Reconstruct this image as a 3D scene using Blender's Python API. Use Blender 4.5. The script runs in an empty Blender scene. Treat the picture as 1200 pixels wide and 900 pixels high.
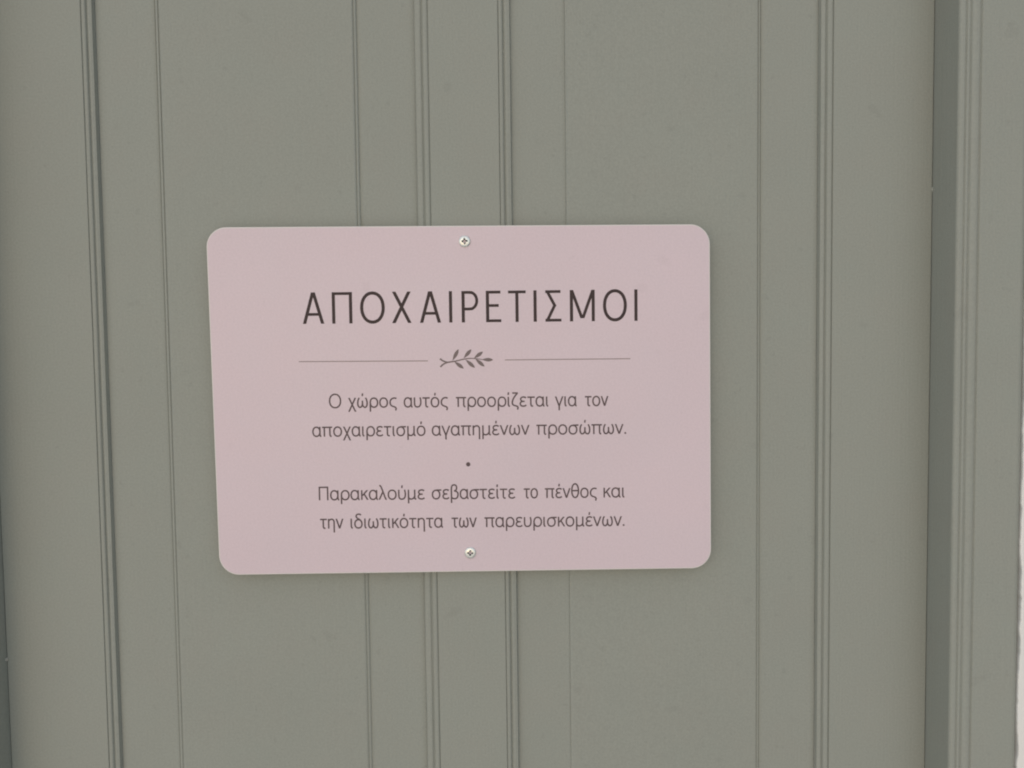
import bpy, bmesh, math, random
from mathutils import Vector, Matrix, noise
R = math.radians
sc = bpy.context.scene
C = sc.collection

# ------------------------------------------------------------------ camera
cam_d = bpy.data.cameras.new("camera"); cam = bpy.data.objects.new("camera", cam_d); C.objects.link(cam)
yaw, pitch, roll = 1.42272640e-02, -4.75643911e-02, -1.24717809e-02
cy_, sy_, cp_, sp_ = math.cos(yaw), math.sin(yaw), math.cos(pitch), math.sin(pitch)
fwd = Vector((sy_*cp_, cy_*cp_, sp_)); rgt = Vector((cy_, -sy_, 0)); upv = rgt.cross(fwd)
c_, s_ = math.cos(roll), math.sin(roll)
r2, u2 = c_*rgt + s_*upv, -s_*rgt + c_*upv
m = Matrix((r2, u2, -fwd)).transposed().to_4x4()
m.translation = Vector((0.0307530, -0.6204969, 1.5421257))
cam.matrix_world = m
cam_d.sensor_fit = 'HORIZONTAL'; cam_d.sensor_width = 36.0; cam_d.lens = 36.0*900/1200
cam_d.clip_start = 0.01; cam_d.clip_end = 500
cam_d.dof.use_dof = True; cam_d.dof.focus_distance = 0.632; cam_d.dof.aperture_fstop = 2.2*4
sc.camera = cam

# ------------------------------------------------------------------ light: soft overcast daylight from the open side
SUN_EL, SUN_AZ = R(17), R(-14)            # azimuth measured from straight in front of the door towards the right
w = bpy.data.worlds.new("World"); sc.world = w; w.use_nodes = True
nt = w.node_tree; bg = nt.nodes['Background']
sky = nt.nodes.new('ShaderNodeTexSky'); sky.sky_type = 'NISHITA'; sky.sun_disc = False
sky.sun_elevation = SUN_EL; sky.sun_rotation = math.pi - SUN_AZ
sky.air_density = 1.0; sky.dust_density = 0.6; sky.ozone_density = 1.0
nt.links.new(sky.outputs[0], bg.inputs[0]); bg.inputs[1].default_value = 0.06
sd = bpy.data.lights.new("sun", 'SUN'); sun = bpy.data.objects.new("sun", sd); C.objects.link(sun)
sd.energy = 1.5; sd.angle = R(150); sd.color = (1.0, 0.995, 0.985)
d = Vector((math.sin(SUN_AZ)*math.cos(SUN_EL), -math.cos(SUN_AZ)*math.cos(SUN_EL), math.sin(SUN_EL)))
sun.rotation_euler = d.to_track_quat('Z', 'Y').to_euler(); sun.location = d*6
vs = sc.view_settings; vs.view_transform = 'Standard'; vs.look = 'None'; vs.gamma = 1; vs.use_curve_mapping = False
vs.exposure = 0.20
sc.cycles.filter_width = 2.0

# ------------------------------------------------------------------ materials
def mat(name, col, rough=.5, metal=0.0, mottle=.03, mscale=9.0, grain=0.0, gscale=900.0, bump=0.0, bscale=900.0,
        bump2=0.0, b2scale=(60, 60, 8), spec=.5, specks=None):
    M = bpy.data.materials.new(name); M.use_nodes = True; n = M.node_tree; L = n.links
    b = n.nodes['Principled BSDF']; b.inputs['Roughness'].default_value = rough; b.inputs['Metallic'].default_value = metal
    b.inputs['Specular IOR Level'].default_value = spec
    g = n.nodes.new('ShaderNodeNewGeometry')
    def nz(scale, det=3, vec=None):
        t = n.nodes.new('ShaderNodeTexNoise'); t.inputs['Scale'].default_value = scale; t.inputs['Detail'].default_value = det
        L.new(vec or g.outputs['Position'], t.inputs['Vector']); return t
    def mul(a, f, amt):
        # colour scaled by 1 +- amt around the noise mean
        mr = n.nodes.new('ShaderNodeMapRange'); mr.inputs['From Min'].default_value = .25; mr.inputs['From Max'].default_value = .75
        mr.inputs['To Min'].default_value = 1-amt; mr.inputs['To Max'].default_value = 1+amt; L.new(f, mr.inputs['Value'])
        v = n.nodes.new('ShaderNodeVectorMath'); v.operation = 'SCALE'; L.new(a, v.inputs[0]); L.new(mr.outputs[0], v.inputs['Scale'])
        return v.outputs[0]
    rgb = n.nodes.new('ShaderNodeRGB'); rgb.outputs[0].default_value = (*col, 1); out = rgb.outputs[0]
    if mottle: 
        out = mul(out, nz(mscale, 4).outputs['Fac'], mottle)
        # faint hue drift between warmer and cooler paint
        t = nz(mscale*2.3, 3); hm = n.nodes.new('ShaderNodeMix'); hm.data_type = 'RGBA'; hm.blend_type = 'MULTIPLY'
        hm.inputs[0].default_value = 1.0
        cr = n.nodes.new('ShaderNodeValToRGB'); cr.color_ramp.elements[0].position = .3; cr.color_ramp.elements[1].position = .7
        k = mottle*.42
        cr.color_ramp.elements[0].color = (1+k, 1-k*.3, 1-k*.4, 1); cr.color_ramp.elements[1].color = (1-k, 1+k*.3, 1+k*.5, 1)
        L.new(t.outputs['Fac'], cr.inputs[0]); L.new(out, hm.inputs[6]); L.new(cr.outputs[0], hm.inputs[7]); out = hm.outputs[2]
    if grain: out = mul(out, nz(gscale, 2).outputs['Fac'], grain)
    if specks:      # sparse specks of dirt and small scuffs of their own shape
        for sc_, lo in ((130, .69), (38, .70)):
            t = nz(sc_, 2); mr = n.nodes.new('ShaderNodeMapRange'); mr.inputs['From Min'].default_value = lo; mr.inputs['From Max'].default_value = lo+.05
            mr.inputs['To Min'].default_value = 1; mr.inputs['To Max'].default_value = 1-specks; L.new(t.outputs['Fac'], mr.inputs['Value'])
            v = n.nodes.new('ShaderNodeVectorMath'); v.operation = 'SCALE'; L.new(out, v.inputs[0]); L.new(mr.outputs[0], v.inputs['Scale']); out = v.outputs[0]
    L.new(out, b.inputs['Base Color'])
    nrm = None
    if bump2:
        mp = n.nodes.new('ShaderNodeMapping'); mp.inputs['Scale'].default_value = b2scale; L.new(g.outputs['Position'], mp.inputs[0])
        t = nz(1.0, 3, mp.outputs[0]); bp = n.nodes.new('ShaderNodeBump'); bp.inputs['Strength'].default_value = bump2
        bp.inputs['Distance'].default_value = .002; L.new(t.outputs['Fac'], bp.inputs['Height']); nrm = bp
    if bump:
        t = nz(bscale, 3); bp = n.nodes.new('ShaderNodeBump'); bp.inputs['Strength'].default_value = bump
        bp.inputs['Distance'].default_value = .0006; L.new(t.outputs['Fac'], bp.inputs['Height'])
        if nrm: L.new(nrm.outputs[0], bp.inputs['Normal'])
        nrm = bp
    if nrm: L.new(nrm.outputs[0], b.inputs['Normal'])
    return M

PAINT = mat('greige_paint', (.289, .303, .273), rough=.6, spec=.3, mottle=.018, mscale=11, grain=.06, gscale=620, specks=.055, bump=.10, bscale=500, bump2=.10, b2scale=(500, 500, 14))
FRAMEP = mat('frame_paint', (.289, .304, .275), rough=.55, spec=.3, mottle=.02, mscale=12, grain=.06, gscale=620, specks=.045, bump=.12, bscale=450, bump2=.12, b2scale=(400, 400, 14))
FILLER = mat('filler', (.34, .34, .31), rough=.8, mottle=.05)
PLASTER = mat('white_plaster', (.76, .76, .745), rough=.9, mottle=.03, bump=.25, bscale=260)
PINK = mat('pink_print', (.652, .545, .597), rough=.36, spec=.3, mottle=.016, mscale=10, grain=.04, gscale=620, specks=.03, bump=.05, bscale=700)
RIM = mat('white_edge', (.68, .65, .64), rough=.4, mottle=0)
DARK_BACK = mat('dark_board_back', (.05, .05, .05), rough=.7, mottle=0)  # unseen back, coloured dark to deepen the shadow around the sign
INK = mat('dark_ink', (.052, .036, .037), rough=.5, spec=.2, mottle=0)
INK2 = mat('body_ink', (.120, .088, .093), rough=.5, spec=.2, mottle=0)
INK3 = mat('sprig_ink', (.165, .128, .130), rough=.5, mottle=0)
INK4 = mat('rule_ink', (.27, .215, .215), rough=.5, mottle=0)
STEEL = mat('zinc_steel', (.80, .82, .79), rough=.40, metal=.85, mottle=0)
RECESS_SHADE = mat('recess_shade', (.10, .105, .095), rough=.7, spec=.2, mottle=.1, mscale=800)  # shade of the deep screw recess, painted in as a darker colour
STONE = mat('paving', (.46, .45, .42), rough=.9, mottle=.12, mscale=3, bump=.4, bscale=120)

# ------------------------------------------------------------------ helpers
def empty(name, loc, label, cat, group=None):
    o = bpy.data.objects.new(name, None); C.objects.link(o); o.location = loc; o.empty_display_size = .05
    o['label'] = label; o['category'] = cat
    if group: o['group'] = group
    return o
def build(name, bm, mats, parent=None, smooth=False):
    me = bpy.data.meshes.new(name); bm.normal_update(); bm.to_mesh(me); bm.free()
    for k in (mats if isinstance(mats, (list, tuple)) else [mats]): me.materials.append(k)
    if smooth:
        for p in me.polygons: p.use_smooth = True
    o = bpy.data.objects.new(name, me); C.objects.link(o)
    if parent:
        o.parent = parent
        bpy.context.view_layer.update()
        o.matrix_parent_inverse = parent.matrix_world.inverted()
    return o
def box(bm, x0, x1, y0, y1, z0, z1):
    v = [bm.verts.new((x, y, z)) for x in (x0, x1) for y in (y0, y1) for z in (z0, z1)]
    for f in ((0, 1, 3, 2), (4, 6, 7, 5), (0, 4, 5, 1), (2, 3, 7, 6), (0, 2, 6, 4), (1, 5, 7, 3)):
        bm.faces.new([v[i] for i in f])
def recalc(bm):
    bmesh.ops.recalc_face_normals(bm, faces=bm.faces)

# ------------------------------------------------------------------ ground and walls
bm = bmesh.new(); box(bm, -3, 3, -1.0, .6, -.3, 0)  # unseen slab, kept short so light from below reaches the door
g = build('ground', bm, STONE); g['kind'] = 'structure'

FX0, FX1 = -.4290, .4355        # outer edges of the door frame
WY = -.0336                     # face of the plaster
def wavy_wall(x_edge, x_far, z0, z1, seed):
    """plaster slab whose edge against the frame wanders where the paint was cut in by hand"""
    bm = bmesh.new(); n = 900; sgn = 1 if x_far > x_edge else -1
    rows = []
    for i in range(n+1):
        z = z0+(z1-z0)*i/n
        e = .0012*noise.noise((seed, z*22, 0)) + .0010*noise.noise((seed+5, z*75, 0)) + .0006*noise.noise((seed+9, z*240, 0))
        x = x_edge+e
        rows.append([bm.verts.new(p) for p in ((x, .15, z), (x, WY+.0010, z), (x+sgn*.0003, WY+.0003, z), (x+sgn*.0010, WY, z), (x_far, WY, z), (x_far, .15, z))])
    for a, b in zip(rows, rows[1:]):
        for k in range(6): bm.faces.new((a[k], a[(k+1) % 6], b[(k+1) % 6], b[k]))
    bm.faces.new(rows[0]); bm.faces.new(list(reversed(rows[-1])))
    recalc(bm); return bm
wl = build('wall', wavy_wall(FX0, -3.0, .002, 2.20, 1.3), PLASTER)
wl['label'] = 'white plastered wall beyond the hidden far left edge of the grey door frame'; wl['category'] = 'wall'
wr = build('wall', wavy_wall(FX1, 3.0, .002, 2.20, 7.7), PLASTER)
wr['label'] = 'strip of white plastered wall at the right edge beside the grey door frame'; wr['category'] = 'wall'
bm = bmesh.new(); box(bm, -3.0, 3.0, WY, .15, 2.2003, 2.9)
wt = build('wall', bm, PLASTER); wt['label'] = 'white plastered wall above the head of the grey door frame'; wt['category'] = 'wall'

# ------------------------------------------------------------------ door frame
JL, JR = -.3750, .3806          # inner faces of the two jambs
ZT = 2.03
frame = empty('door_frame', (0, 0, 0), 'grey painted door frame standing proud of the door, with grooved moulding along its front', 'door frame')
def dip(x, c, w, dep):
    t = (x-c)/w
    return dep*math.exp(-t*t*2.2)
def jamb_profile():
    """(distance from the inner face, y) from the door to the outer edge"""
    P = [(.0, .05), (.0, -.0312)]
    r = .0026
    for k in range(1, 9):
        a = k/8*math.pi/2; P.append((r*(1-math.cos(a)), -.0312-r*math.sin(a)))
    n = 260
    for i in range(1, n+1):
        s = r+(.0535-r)*i/n
        y = -.0338+dip(s, .0054, .0010, .0011)+dip(s, .0088, .0010, .0009)+dip(s, .0166, .0012, .0011)
        if s < .0166: y -= .0009*math.sin(max(0, s-.0088)/.0078*math.pi)
        if s > .049: y += .0022*((s-.049)/.0045)**2
        P.append((s, y))
    P.append((.0535, .05))
    return P
def jamb(x, sgn, zt, name='jamb'):
    bm = bmesh.new(); prof = jamb_profile()
    zs = [.004, zt]
    rows = [[bm.verts.new((x+sgn*s, y, z)) for s, y in prof] for z in zs]
    # mitre at the head
    for v, (s, y) in zip(rows[1], prof): v.co.z = zt+s
    for i in range(len(prof)-1): bm.faces.new((rows[0][i], rows[0][i+1], rows[1][i+1], rows[1][i]))
    recalc(bm); return bm
def head(x0, x1, z):
    bm = bmesh.new(); prof = jamb_profile()
    a = [bm.verts.new((x0-s, y, z+s)) for s, y in prof]; b = [bm.verts.new((x1+s, y, z+s)) for s, y in prof]
    for i in range(len(prof)-1): bm.faces.new((a[i], a[i+1], b[i+1], b[i]))
    recalc(bm); return bm
def flip_to(bm, ref):
    bm.normal_update()
    s = sum(f.normal.dot(ref)*f.calc_area() for f in bm.faces)
    if s < 0: bmesh.ops.reverse_faces(bm, faces=bm.faces)
    return bm
jl = build('jamb', flip_to(jamb(JL, -1, ZT+.004), Vector((.3, -1, 0))), FRAMEP, frame, True)
jr = build('jamb', flip_to(jamb(JR, 1, ZT+.004), Vector((-.3, -1, 0))), FRAMEP, frame, True)
build('head', flip_to(head(JL, JR, ZT+.004), Vector((0, -1, -.3))), FRAMEP, frame, True)
# dabs of filler left in the corners between jamb and door
def blob(bm, c, r, seed, sq=(1, 1, 1)):
    q = bmesh.ops.create_icosphere(bm, subdivisions=3, radius=1)
    for v in q['verts']:
        k = 1+.35*noise.noise(v.co*1.7+Vector((seed, 0, 0)))
        v.co = Vector((v.co.x*r*sq[0]*k, v.co.y*r*sq[1]*k, v.co.z*r*sq[2]*k))+Vector(c)
bm = bmesh.new(); blob(bm, (JL+.0002, -.0004, 1.2935), .0012, 3, (1, 1, 1.2))
build('filler_dab', bm, FILLER, jl, True)
bm = bmesh.new(); blob(bm, (JR-.0002, .0002, 1.665), .0010, 8, (.9, .8, 1.8)); 
build('filler_dab', bm, FRAMEP, jr, True)

# ------------------------------------------------------------------ door
door = empty('door', (0, 0, 0), 'closed grey painted door with raised panels either side of a narrow central muntin, behind the pink sign', 'door')
G = .00035                       # gap between door leaf and jamb
DX0, DX1 = JL+G, JR-G
ZB, ZP0, ZP1 = .008, .26, 1.895  # door bottom, panel opening bottom and top
def rounded_slab(x0, x1, z0, z1, e=(1, 1, 1, 1), r=.0006):
    """door member with its face at y = 0 and softened long edges"""
    bm = bmesh.new(); pts = []
    def arc(cx, a0, a1):
        for k in range(6):
            a = a0+(a1-a0)*k/5; pts.append((cx+r*math.cos(a), r-r*math.sin(a)))
    pts.append((x0, .04))
    arc(x0+r, math.pi, math.pi/2)
    arc(x1-r, math.pi/2, 0)
    pts.append((x1, .04))
    A = [bm.verts.new((x, y, z0)) for x, y in pts]; B = [bm.verts.new((x, y, z1)) for x, y in pts]
    n = len(pts)
    for i in range(n): bm.faces.new((A[i], A[(i+1) % n], B[(i+1) % n], B[i]))
    bm.faces.new(A); bm.faces.new(B); recalc(bm); return bm
SEAM = -.0003                   # mouldings tuck this far under the members round them
PL = (-.29585, -.02305); PR = (.03155, .29985)      # openings of the two panels
build('stile', rounded_slab(DX0, PL[0]-SEAM, ZB, ZT), PAINT, door, False)
build('stile', rounded_slab(PR[1]+SEAM, DX1, ZB, ZT), PAINT, door, False)
build('muntin', rounded_slab(PL[1]+SEAM, PR[0]-SEAM, ZP0+.0004, ZP1-.0004), PAINT, door, False)
build('top_rail', rounded_slab(PL[0]+.0004, PR[1]-.0004, ZP1+SEAM, ZT), PAINT, door, False)
build('bottom_rail', rounded_slab(PL[0]+.0004, PR[1]-.0004, ZB, ZP0-SEAM), PAINT, door, False)

def sst(a, b, x):
    u = max(0, min(1, (x-a)/(b-a))); return u*u*(3-2*u)
def mould_y(t):
    """t 0..2: opening edge -> two low beads stepping down to the panel"""
    y = .0004*sst(0, .1, t)+.0010*sst(.84, 1.06, t)+.0030*sst(1.82, 1.995, t)
    y -= .0006*math.sin(min(1, t/.95)*math.pi) if t < .95 else .0005*math.sin(min(1, (t-1.02)/.7)*math.pi) if 1.02 < t < 1.72 else 0
    y += dip(t, 0.05, .19, .0009)+dip(t, .99, .19, .0007)+dip(t, 1.98, .12, .0005)
    return y
PE = .0054                      # depth of the panel margin at the moulding
def panel_y(t, f=1.0):
    """t 2..3 margin, 3..4 step up to the field"""
    if t <= 2.06: return PE-.0004*(t-2)/.06
    if t < 3: return PE-.0004-.0005*(t-2.06)/.94
    u = min(t-3, 1.0)
    y = PE-.0009-.0010*f*u*u*(3-2*u)
    if t <= 4: y += dip(u, .12, .20, .0013*f)+dip(u, .90, .18, .0013*(1 if f > .8 else .0))
    return y
def ring(bm, ts, offL, offR, x0, x1, yf, cap=False, fl=1, fr=1, wob=0):
    """sweeps a profile round the panel opening with mitred corners; offL / offR map t to the inset at each side"""
    NZ, NX = (160, 30) if wob else (1, 1)
    loops = []
    for t in ts:
        a, b = offL(t), offR(t); h = (a+b)/2; yl, yr = yf(t, fl), yf(t, fr)
        c = [(x0+a, yl, ZP0+h), (x1-b, yr, ZP0+h), (x1-b, yr, ZP1-h), (x0+a, yl, ZP1-h)]
        row = []
        for k, n_ in enumerate((NX, NZ, NX, NZ)):
            p, q = Vector(c[k]), Vector(c[(k+1) % 4])
            for i in range(n_):
                v = p.lerp(q, i/n_)
                if wob and t > .12:
                    g1 = noise.noise((x0*9+k*3.1, v.z*14, t*1.3+v.x*9)); g2 = noise.noise((x1*7+k*5.7, v.z*60, t*2.2))
                    w_ = (g1*.9+g2*.5)
                    v.y += wob*w_
                    if k % 2: v.x += wob*.8*noise.noise((k*2.2+x0, v.z*25, 4.0+t*.8))
                row.append(bm.verts.new(v))
        loops.append(row)
    n = len(loops[0])
    for A, B in zip(loops, loops[1:]):
        for k in range(n): bm.faces.new((A[k], A[(k+1) % n], B[(k+1) % n], B[k]))
    if cap: bm.faces.new(loops[-1])
    return flip_to(bm, Vector((0, -1, 0)))
def pw(knots):
    def f(t):
        i = min(int(t), len(knots)-2); return knots[i]+(knots[i+1]-knots[i])*(t-i)
    return f
def make_panel(x, kL, kR, fl, fr):
    oL, oR = pw(kL), pw(kR)
    ts = [2+i/40*.4 for i in range(40)]+[2.4, 2.7, 2.85, 2.93]+[3+i/40 for i in range(41)]+[4.15, 4.5, 5.5]
    bm = bmesh.new(); ring(bm, ts, oL, oR, x[0], x[1], panel_y, True, fl, fr)
    p = build('panel', bm, PAINT, door, True)
    ts = [i/70*2 for i in range(71)]
    bm = bmesh.new(); ring(bm, ts, oL, oR, x[0], x[1], lambda t, f: mould_y(t), wob=.00016)
    build('moulding', bm, PAINT, p, True)
    return p
make_panel(PL, [0, .0046, .0092, .0560, .0597], [0, .0055, .0119, .0570, .0602], 1, 1)
make_panel(PR, [0, .0044, .0104, .0533, .0548], [0, .0058, .0106, .0570, .0598], .55, 1)

# ------------------------------------------------------------------ sign
mm = .00099351
SZ = 1.50027; SF = -.0080           # centre height and front face of the sign
sign = empty('sign', (0, -.0002, SZ), 'pink rounded rectangular sign with Greek lettering screwed to the middle of the grey door', 'sign')
CORN = [(-201.29, 140.19), (199.5, 138.67), (200.54, -139.91), (-198.63, -138.99)]
def rounded_outline(r, inset):
    """outline of the board, clockwise from top left, in metres"""
    P = [Vector(c) for c in CORN]; out = []
    cen = sum(P, Vector((0, 0)))/4
    for i in range(4):
        p, a, b = P[i], P[i-1], P[(i+1) % 4]
        da, db = (a-p).normalized(), (b-p).normalized()
        c = p+(da+db)*r                              # near-square corner
        n1, n2 = -db, -da                            # directions from arc centre to tangent points
        for k in range(17):
            t = k/16*math.pi/2
            q = c+(n1*math.cos(t)+n2*math.sin(t))*(r-inset)
            out.append(q*mm)
    return out
bm = bmesh.new()
lay = [(-.0008, 0), (SF+.0007, 0), (SF+.0003, .12), (SF+.0001, .30), (SF, .60), (SF, .95)]
loops = []
for y, ins in lay:
    loops.append([bm.verts.new((p.x, y, SZ+p.y)) for p in rounded_outline(16.0, ins)])
n = len(loops[0])
for A, B in zip(loops, loops[1:]):
    for k in range(n): bm.faces.new((A[k], A[(k+1) % n], B[(k+1) % n], B[k]))
fc = bm.faces.new(loops[-1]); fc.material_index = 1
bk = bm.faces.new(list(reversed(loops[0]))); bk.material_index = 2
recalc(bm)
board = build('board', bm, [RIM, PINK, DARK_BACK], sign)

# ---- lettering: every stroke is a ribbon of ink lying on the board
class Ink:
    def __init__(s): s.bm = bmesh.new(); s.k = 0
    def lvl(s): s.k += 1; return SF-.00006-(s.k % 9)*.000004
    def poly(s, pts):
        y = s.lvl(); vs_ = [s.bm.verts.new((p[0]*mm, y, SZ+p[1]*mm)) for p in pts]; s.bm.faces.new(vs_)
    def ribbon(s, pts, h, closed=False, taper=None):
        y = s.lvl(); P = [Vector(p) for p in pts]; n = len(P); L, Rr = [], []
        for i in range(n):
            a = P[i-1] if (i or closed) else P[i]; b = P[(i+1) % n] if (i < n-1 or closed) else P[i]
            d0 = (P[i]-a); d1 = (b-P[i])
            if d0.length < 1e-9: d0 = d1
            if d1.length < 1e-9: d1 = d0
            d0, d1 = d0.normalized(), d1.normalized(); t = (d0+d1)
            t = t.normalized() if t.length > 1e-6 else d0
            nn = Vector((-t.y, t.x)); k = max(.4, nn.dot(Vector((-d0.y, d0.x))))
            hh = h*(taper(i/(n-1)) if taper else 1)/k
            q, w_ = P[i]+nn*hh, P[i]-nn*hh
            L.append(s.bm.verts.new((q.x*mm, y, SZ+q.y*mm))); Rr.append(s.bm.verts.new((w_.x*mm, y, SZ+w_.y*mm)))
        for i in range(n if closed else n-1):
            j = (i+1) % n; s.bm.faces.new((L[i], L[j], Rr[j], Rr[i]))
    def done(s, name, m_):
        s.bm.normal_update()
        for f in s.bm.faces:
            if f.normal.y > 0: f.normal_flip()
        return build(name, s.bm, m_, sign)
def ell(cx, cy, rx, ry, n=56, p=2.15):
    o = []
    for i in range(n):
        a = 2*math.pi*i/n; c, s = math.cos(a), math.sin(a)
        o.append((cx+rx*math.copysign(abs(c)**(2/p), c), cy+ry*math.copysign(abs(s)**(2/p), s)))
    return o
def spline(pts, n=9):
    P = [Vector(p) for p in pts]; P = [P[0]*2-P[1]]+P+[P[-1]*2-P[-2]]; o = []
    for i in range(1, len(P)-2):
        p0, p1, p2, p3 = P[i-1:i+3]
        # centripetal spacing keeps long straight runs straight
        t0 = 0; t1 = t0+(p1-p0).length**.5; t2 = t1+(p2-p1).length**.5; t3 = t2+(p3-p2).length**.5
        for k in range(n):
            t = t1+(t2-t1)*k/n
            a1 = p0*((t1-t)/(t1-t0))+p1*((t-t0)/(t1-t0)); a2 = p1*((t2-t)/(t2-t1))+p2*((t-t1)/(t2-t1)); a3 = p2*((t3-t)/(t3-t2))+p3*((t-t2)/(t3-t2))
            b1 = a1*((t2-t)/(t2-t0))+a2*((t-t0)/(t2-t0)); b2 = a2*((t3-t)/(t3-t1))+a3*((t-t1)/(t3-t1))
            q = b1*((t2-t)/(t2-t1))+b2*((t-t1)/(t2-t1)); o.append(q)
    o.append(P[-2]); return [(q.x, q.y) for q in o]
def slant(a, b, h):
    """straight stroke with horizontally cut ends"""
    dx, dy = b[0]-a[0], b[1]-a[1]; hw = h*math.hypot(dx, dy)/abs(dy)
    return [(a[0]-hw, a[1]), (a[0]+hw, a[1]), (b[0]+hw, b[1]), (b[0]-hw, b[1])]

# title, each capital set in its own measured box
TITLE = [('Α', -126.62, -109.19, 62.91, 87.84), ('Π', -103.21, -86.79, 62.85, 87.8), ('Ο', -80.8, -60.89, 62.79, 87.75), ('Χ', -55.65, -39.66, 62.73, 87.7),
 ('Α', -33.39, -16.16, 62.67, 87.66), ('Ι', -9.95, -7.16, 62.63, 87.63), ('Ρ', 0.07, 13.78, 62.59, 87.6), ('Ε', 19.52, 31.95, 62.54, 87.56),
 ('Τ', 37.28, 51.69, 62.49, 87.52), ('Ι', 57.58, 60.38, 62.46, 87.49), ('Σ', 66.74, 80.16, 62.42, 87.46), ('Μ', 86.59, 107.08, 62.36, 87.42),
 ('Ο', 113.25, 132.73, 62.29, 87.37), ('Ι', 138.5, 141.24, 62.25, 87.33)]
ink = Ink(); h = 1.27; v = 1.12     # half widths of upright and level strokes
for g_, x0, x1, y0, y1 in TITLE:
    x0 += .15; x1 -= .15; H = y1-y0; mx = (x0+x1)/2
    def S(a, b, hh=h): ink.poly(slant(a, b, hh))
    def Rb(*p, hh=h): ink.ribbon(list(p), hh)
    if g_ == 'Α':
        k = h*1.07; S((x0+k, y0), (mx-.25, y1)); S((x1-k, y0), (mx+.25, y1))
        f = .30; Rb((x0+k+(mx-x0-k)*f, y0+H*f), (x1-k-(x1-k-mx)*f, y0+H*f), hh=v)
    elif g_ == 'Π':
        Rb((x0+h, y0), (x0+h, y1)); Rb((x1-h, y0), (x1-h, y1)); Rb((x0, y1-v), (x1, y1-v), hh=v)
    elif g_ == 'Ο':
        ink.ribbon(ell(mx, (y0+y1)/2, (x1-x0)/2-h, H/2+.25-h*.94, 80, 2.12), h, True)
    elif g_ == 'Χ':
        k = h*1.18; S((x0+k, y0), (x1-k-.3, y1)); S((x1-k, y0), (x0+k+.3, y1))
    elif g_ == 'Ι':
        mx_ = mx; Rb((mx_, y0), (mx_, y1))
    elif g_ == 'Ρ':
        Rb((x0+h, y0), (x0+h, y1)); rb = H*.265
        yc = y1-v-rb
        ink.ribbon([(x0+h, y1-v), (x0+(x1-x0)*.42, y1-v)]+[(x1-h-(x1-x0)*.40+((x1-x0)*.40)*math.sin(a), yc+rb*math.cos(a)) for a in [math.pi*i/28 for i in range(2, 27)]]+[(x0+(x1-x0)*.42, y1-v-2*rb), (x0+h, y1-v-2*rb)], 1.15)
    elif g_ == 'Ε':
        Rb((x0+h, y0), (x0+h, y1)); Rb((x0+h, y1-v), (x1-.4, y1-v), hh=v); Rb((x0+h, y0+v), (x1, y0+v), hh=v); Rb((x0+h, y0+H*.53), (x1-1.9, y0+H*.53), hh=v)
    elif g_ == 'Τ':
        Rb((x0, y1-v), (x1, y1-v), hh=v); Rb((mx, y0), (mx, y1-v))
    elif g_ == 'Σ':
        m_ = (x0+(x1-x0)*.63, y0+H*.515)
        Rb((x0+.3, y1-v), (x1-.6, y1-v), hh=v); Rb((x0+.3, y0+v), (x1, y0+v), hh=v)
        S((x0+1.6, y1-v*.4), (m_[0]-h*.25, m_[1]-.35), h*.92); S((m_[0]-h*.25, m_[1]+.35), (x0+1.6, y0+v*.4), h*.92)
    elif g_ == 'Μ':
        Rb((x0+h+.1, y0), (x0+h+.1, y1)); Rb((x1-h-.1, y0), (x1-h-.1, y1))
        S((x0+h*1.2, y1), (mx-.35, y0+H*.10), h*.95); S((x1-h*1.2, y1), (mx+.35, y0+H*.10), h*.95)
ink.done('title_lettering', INK)

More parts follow.
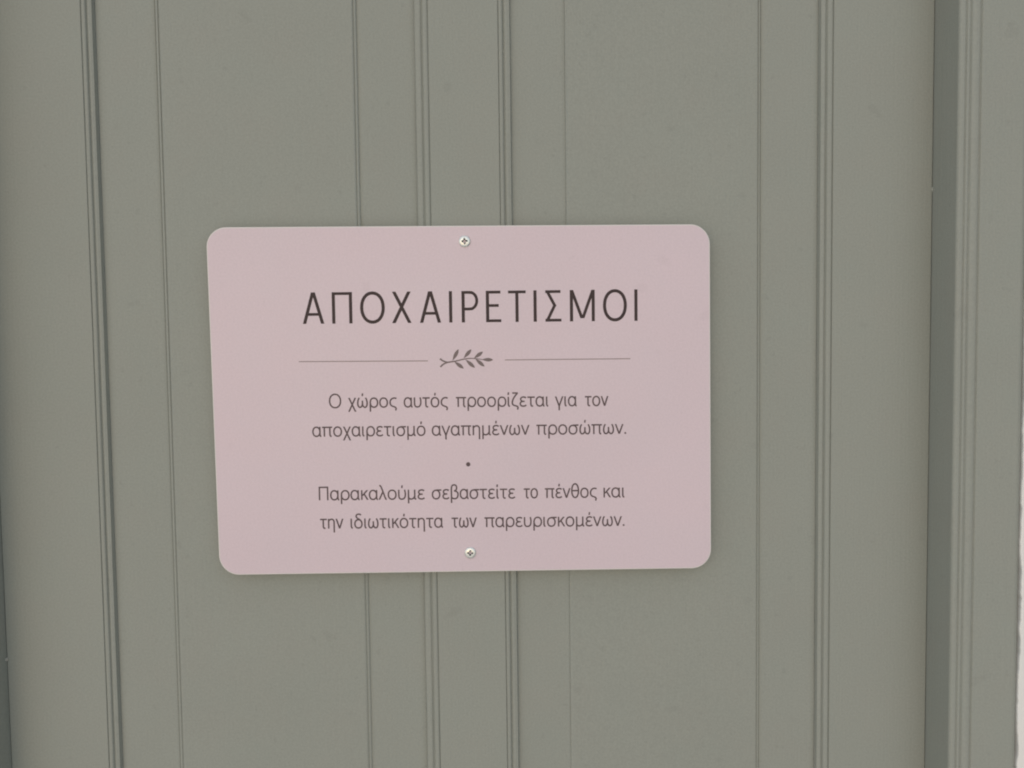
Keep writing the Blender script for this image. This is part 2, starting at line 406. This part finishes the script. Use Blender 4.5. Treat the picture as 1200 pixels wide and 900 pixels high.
# body type drawn on a 1000 unit em: ('C' closed, 'S' spline, 'P' polyline, 'H' level-cut straight, 'D' dot), advance
X = 476; T_ = 448
def tail(x): return [(x, X), (x, 330), (x, 160), (x+4, 85), (x+32, 28), (x+78, 16)]
GL = {
 'ο': ([('C', ell(258, 238, 190, 220))], 516),
 'α': ([('C', ell(238, 238, 178, 220)), ('P', [(416, X), (416, 240)]), ('S', [(416, 240), (417, 110), (428, 50), (456, 20), (485, 14)])], 508),
 'υ': ([('S', [(80, X), (80, 330), (80, 190), (100, 85), (160, 28), (235, 17), (320, 40), (385, 120), (408, 240), (400, 360), (372, X)])], 478),
 'τ': ([('P', [(18, T_), (400, T_)]), ('S', [(195, T_), (195, 300), (195, 150), (200, 80), (228, 30), (275, 17), (315, 22)])], 412),
 'σ': ([('C', ell(252, 224, 188, 208)), ('P', [(252, T_-5), (528, T_-5)])], 536),
 'ς': ([('S', [(405, 425), (350, 448), (285, 455), (180, 425), (95, 335), (74, 230), (105, 125), (190, 62), (290, 30), (360, -10), (378, -70), (345, -150)])], 425),
 'ρ': ([('C', ell(276, 238, 188, 220)), ('P', [(88, 238), (88, -195)])], 515),
 'π': ([('P', [(18, T_), (540, T_)]), ('P', [(135, T_), (135, 0)]), ('S', [(418, T_), (418, 300), (418, 130), (424, 60), (455, 20), (505, 14)])], 556),
 'ζ': ([('P', [(80, 655), (365, 655)]), ('S', [(350, 655), (220, 510), (120, 350), (78, 205), (98, 105), (180, 55), (280, 28), (350, -10), (366, -70), (335, -150)])], 410),
 'ε': ([('S', [(375, 415), (310, 450), (225, 457), (130, 425), (98, 350), (135, 278), (220, 250), (300, 250)]), ('S', [(300, 250), (215, 246), (115, 215), (75, 135), (115, 52), (215, 17), (310, 28), (388, 70)])], 424),
 'χ': ([('H', [(60, X), (385, -195)]), ('H', [(385, X), (48, -195)])], 436),
 'ω': ([('S', [(150, X), (98, 380), (70, 230), (92, 85), (165, 17), (240, 38), (298, 120), (310, 200), (310, 340)]), ('S', [(470, X), (522, 380), (550, 230), (528, 85), (455, 17), (380, 38), (322, 120), (310, 200)])], 622),
 'ι': ([('S', tail(88))], 214),
 'γ': ([('H', [(38, X), (222, 10)]), ('H', [(410, X), (222, 10)]), ('P', [(222, 60), (222, -195)])], 446),
 'ν': ([('H', [(42, X), (218, 2)]), ('H', [(398, X), (218, 2)])], 438),
 'μ': ([('P', [(88, X), (88, -195)]), ('S', [(88, 250), (92, 120), (130, 45), (215, 17), (310, 40), (375, 105), (402, 180)]), ('S', [(402, X), (402, 320), (402, 130), (408, 60), (435, 22), (480, 15)])], 505),
 'η': ([('P', [(88, X), (88, 0)]), ('S', [(88, 350), (150, 420), (250, 456), (340, 430), (385, 365), (394, 250), (394, 100), (394, -60), (394, -195)])], 482),
 'κ': ([('P', [(88, X), (88, 0)]), ('H', [(365, X), (112, 195)]), ('H', [(205, 290), (385, 0)])], 416),
 'λ': ([('S', [(45, 690), (95, 682), (132, 640), (165, 560), (230, 390), (310, 175), (355, 60), (385, 22), (415, 18)]), ('H', [(230, 400), (45, 0)])], 432),
 'β': ([('S', [(88, -195), (88, 0), (88, 250), (88, 500), (120, 640), (215, 690), (320, 660), (360, 560), (325, 440), (225, 390)]), ('S', [(225, 390), (340, 370), (415, 290), (425, 190), (385, 70), (290, 17), (180, 25), (88, 80)])], 490),
 'δ': ([('C', ell(250, 218, 186, 202)), ('S', [(395, 650), (320, 688), (235, 690), (150, 640), (140, 565), (205, 490), (310, 430), (395, 345), (434, 240)])], 506),
 'θ': ([('C', ell(250, 348, 180, 334)), ('P', [(72, 350), (428, 350)])], 500),
 'Ο': ([('C', ell(330, 330, 272, 322))], 660),
 'Π': ([('P', [(95, 0), (95, 660)]), ('P', [(505, 0), (505, 660)]), ('P', [(65, 630), (535, 630)])], 600),
 '.': ([('D', (85, 38))], 170),
}
for a, b, x in (('ά', 'α', 240), ('έ', 'ε', 235), ('ό', 'ο', 258), ('ύ', 'υ', 240), ('ώ', 'ω', 310), ('ί', 'ι', 88)):
    GL[a] = (GL[b][0]+[('H', [(x+12, 690), (x-4, 560)])], GL[b][1])
EM = 11.0/660; HW = .61
def set_word(ink, word, xa, ya, xb, yb):
    st = []; adv = 0
    for ch in word:
        for k, p in GL[ch][0]:
            st.append((k, [(q[0]+adv, q[1]) for q in p] if k != 'D' else (p[0]+adv, p[1])))
        adv += GL[ch][1]
    xs = [q[0] for k, p in st for q in (p if k != 'D' else [p])]
    lo, hi = min(xs), max(xs); sx = ((xb-xa)-2*HW)/(hi-lo)
    sl = (yb-ya)/(xb-xa)
    def T(q):
        x = xa+HW+(q[0]-lo)*sx; return (x, ya+(x-xa)*sl+q[1]*EM)
    for k, p in st:
        if k == 'C': ink.ribbon([T(q) for q in p], HW, True)
        elif k == 'S': ink.ribbon([T(q) for q in spline(p)], HW)
        elif k == 'P': ink.ribbon([T(q) for q in p], HW)
        elif k == 'H': ink.poly(slant(T(p[0]), T(p[1]), HW))
        elif k == 'D':
            c = T(p); ink.poly([(c[0]+.8*math.cos(a), c[1]+.8*math.sin(a)) for a in [i*math.pi/10 for i in range(20)]])
LINES = [
 [('Ο', -107.26, -4.48, -97.36, -4.54), ('χώρος', -91.97, -4.57, -52.54, -4.82), ('αυτός', -47.48, -4.85, -11.54, -5.08), ('προορίζεται', -6.12, -5.11, 69.27, -5.58),
  ('για', 74.08, -5.61, 92.25, -5.73), ('τον', 97.69, -5.76, 117.26, -5.88)],
 [('αποχαιρετισμό', -121.19, -27.52, -30.3, -27.93), ('αγαπημένων', -25.36, -27.96, 53.4, -28.32), ('προσώπων.', 58.29, -28.34, 131.35, -28.67)],
 [('Παρακαλούμε', -117.67, -79.07, -31.49, -79.53), ('σεβαστείτε', -26.26, -79.55, 41.62, -79.91), ('το', 47.56, -79.94, 59.66, -80.01), ('πένθος', 64.64, -80.03, 107.77, -80.26),
  ('και', 112.76, -80.29, 130.3, -80.38)],
 [('την', -117.27, -102.16, -97.82, -102.29), ('ιδιωτικότητα', -92.18, -102.33, -17.0, -102.82), ('των', -11.2, -102.86, 9.86, -103.0), ('παρευρισκομένων.', 15.39, -103.04, 129.62, -103.79)],
]
for ln in LINES:
    ink = Ink()
    for wd in ln: set_word(ink, *wd)
    ink.done('text_line', INK2)
# dot between the two sentences
ink = Ink(); ink.poly([(3.59+1.75*math.cos(a), -51.63+1.75*math.sin(a)) for a in [i*math.pi/16 for i in range(32)]])
ink.done('dot', INK2)
# rules either side of the sprig
for a, b in (((-130.44, 32.91), (-27.46, 32.21)), ((34.29, 32.18), (135.18, 31.93))):
    ink = Ink(); ink.ribbon([a, b], .36); ink.done('rule', INK4)
# sprig
ink = Ink()
ink.ribbon(spline([(-17.78, 33.79), (-15.2, 32.0), (-12.13, 31.04), (-9.5, 30.9)]), .62, taper=lambda t: 1.15-.4*t)
ink.ribbon(spline([(-17.61, 27.23), (-15.0, 29.4), (-12.14, 30.68), (-5.86, 31.64), (1.57, 33.26), (6, 33.75), (10.13, 33.6), (16.95, 32.66)]), .58, taper=lambda t: 1.2-.65*t)
for (a, b) in [((-7.83, 31.9), (-2.74, 41.28)), ((1.2, 33.9), (7.5, 41.04)), ((9.3, 33.7), (16.76, 39.05)), ((-6.5, 31.5), (1.17, 25.73)), ((2.6, 33.0), (10.13, 26.19)), ((10.4, 33.6), (17.84, 27.06)), ((15.6, 32.75), (24.82, 32.39))]:
    a, b = Vector(a), Vector(b); dd = b-a; nn = Vector((-dd.y, dd.x)).normalized(); up_, dn = [], []
    for i in range(15):
        t = i/14; wd = 1.42*(math.sin(math.pi*t**1.25))**.85
        up_.append(a+dd*t+nn*wd); dn.append(a+dd*t-nn*wd)
    ink.poly([(q.x, q.y) for q in up_+dn[-2:0:-1]])
ink.done('leaf_sprig', INK3)

# ---- pan head cross recess screws
def screw_bm(cx, cz, rot):
    bm = bmesh.new(); RR = 4.75; NR, NA = 40, 128; rings = []; dark = {}
    cr, sr = math.cos(rot), math.sin(rot)
    for i in range(NR+1):
        rr = RR*i/NR; row = []
        for k in range(NA if i else 1):
            a = 2*math.pi*k/NA; x, z = rr*math.cos(a), rr*math.sin(a)
            hgt = 1.6*(1-(rr/RR)**3.0)**.5 if i < NR else 0
            u, v_ = x*cr+z*sr, -x*sr+z*cr
            # cross recess with sloping wings
            def wing(p, q):
                along = max(0, 1-(abs(p)/2.55)**3); across = max(0, min(1, (.62-abs(q))/.22+.5)); return along*across
            cut = max(wing(u, v_), wing(v_, u)); core = max(0, 1-(rr/1.6)**2)
            hgt = hgt-1.5*cut-1.1*core
            dark[(i, k)] = max(cut, core*1.1)  # how far the recess is painted dark as shade
            row.append(bm.verts.new(((cx+x)*mm, SF-.0002-hgt*mm, SZ+(cz+z)*mm)))
        rings.append(row)
    for k in range(NA): bm.faces.new((rings[0][0], rings[1][k], rings[1][(k+1) % NA]))
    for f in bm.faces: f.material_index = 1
    for i in range(1, NR):
        A, B = rings[i], rings[i+1]
        for k in range(NA):
            f = bm.faces.new((A[k], A[(k+1) % NA], B[(k+1) % NA], B[k]))
            if (dark[(i, k)]+dark[(i, (k+1) % NA)])/2 > .45: f.material_index = 1
    base = [bm.verts.new((v_.co.x, SF+.0002, v_.co.z)) for v_ in rings[-1]]
    for k in range(NA): bm.faces.new((rings[-1][k], rings[-1][(k+1) % NA], base[(k+1) % NA], base[k]))
    return flip_to(bm, Vector((0, -1, 0)))
build('screw', screw_bm(3.45, 126.89, R(4)), [STEEL, RECESS_SHADE], sign, True)
build('screw', screw_bm(4.23, -123.83, R(-3)), [STEEL, RECESS_SHADE], sign, True)
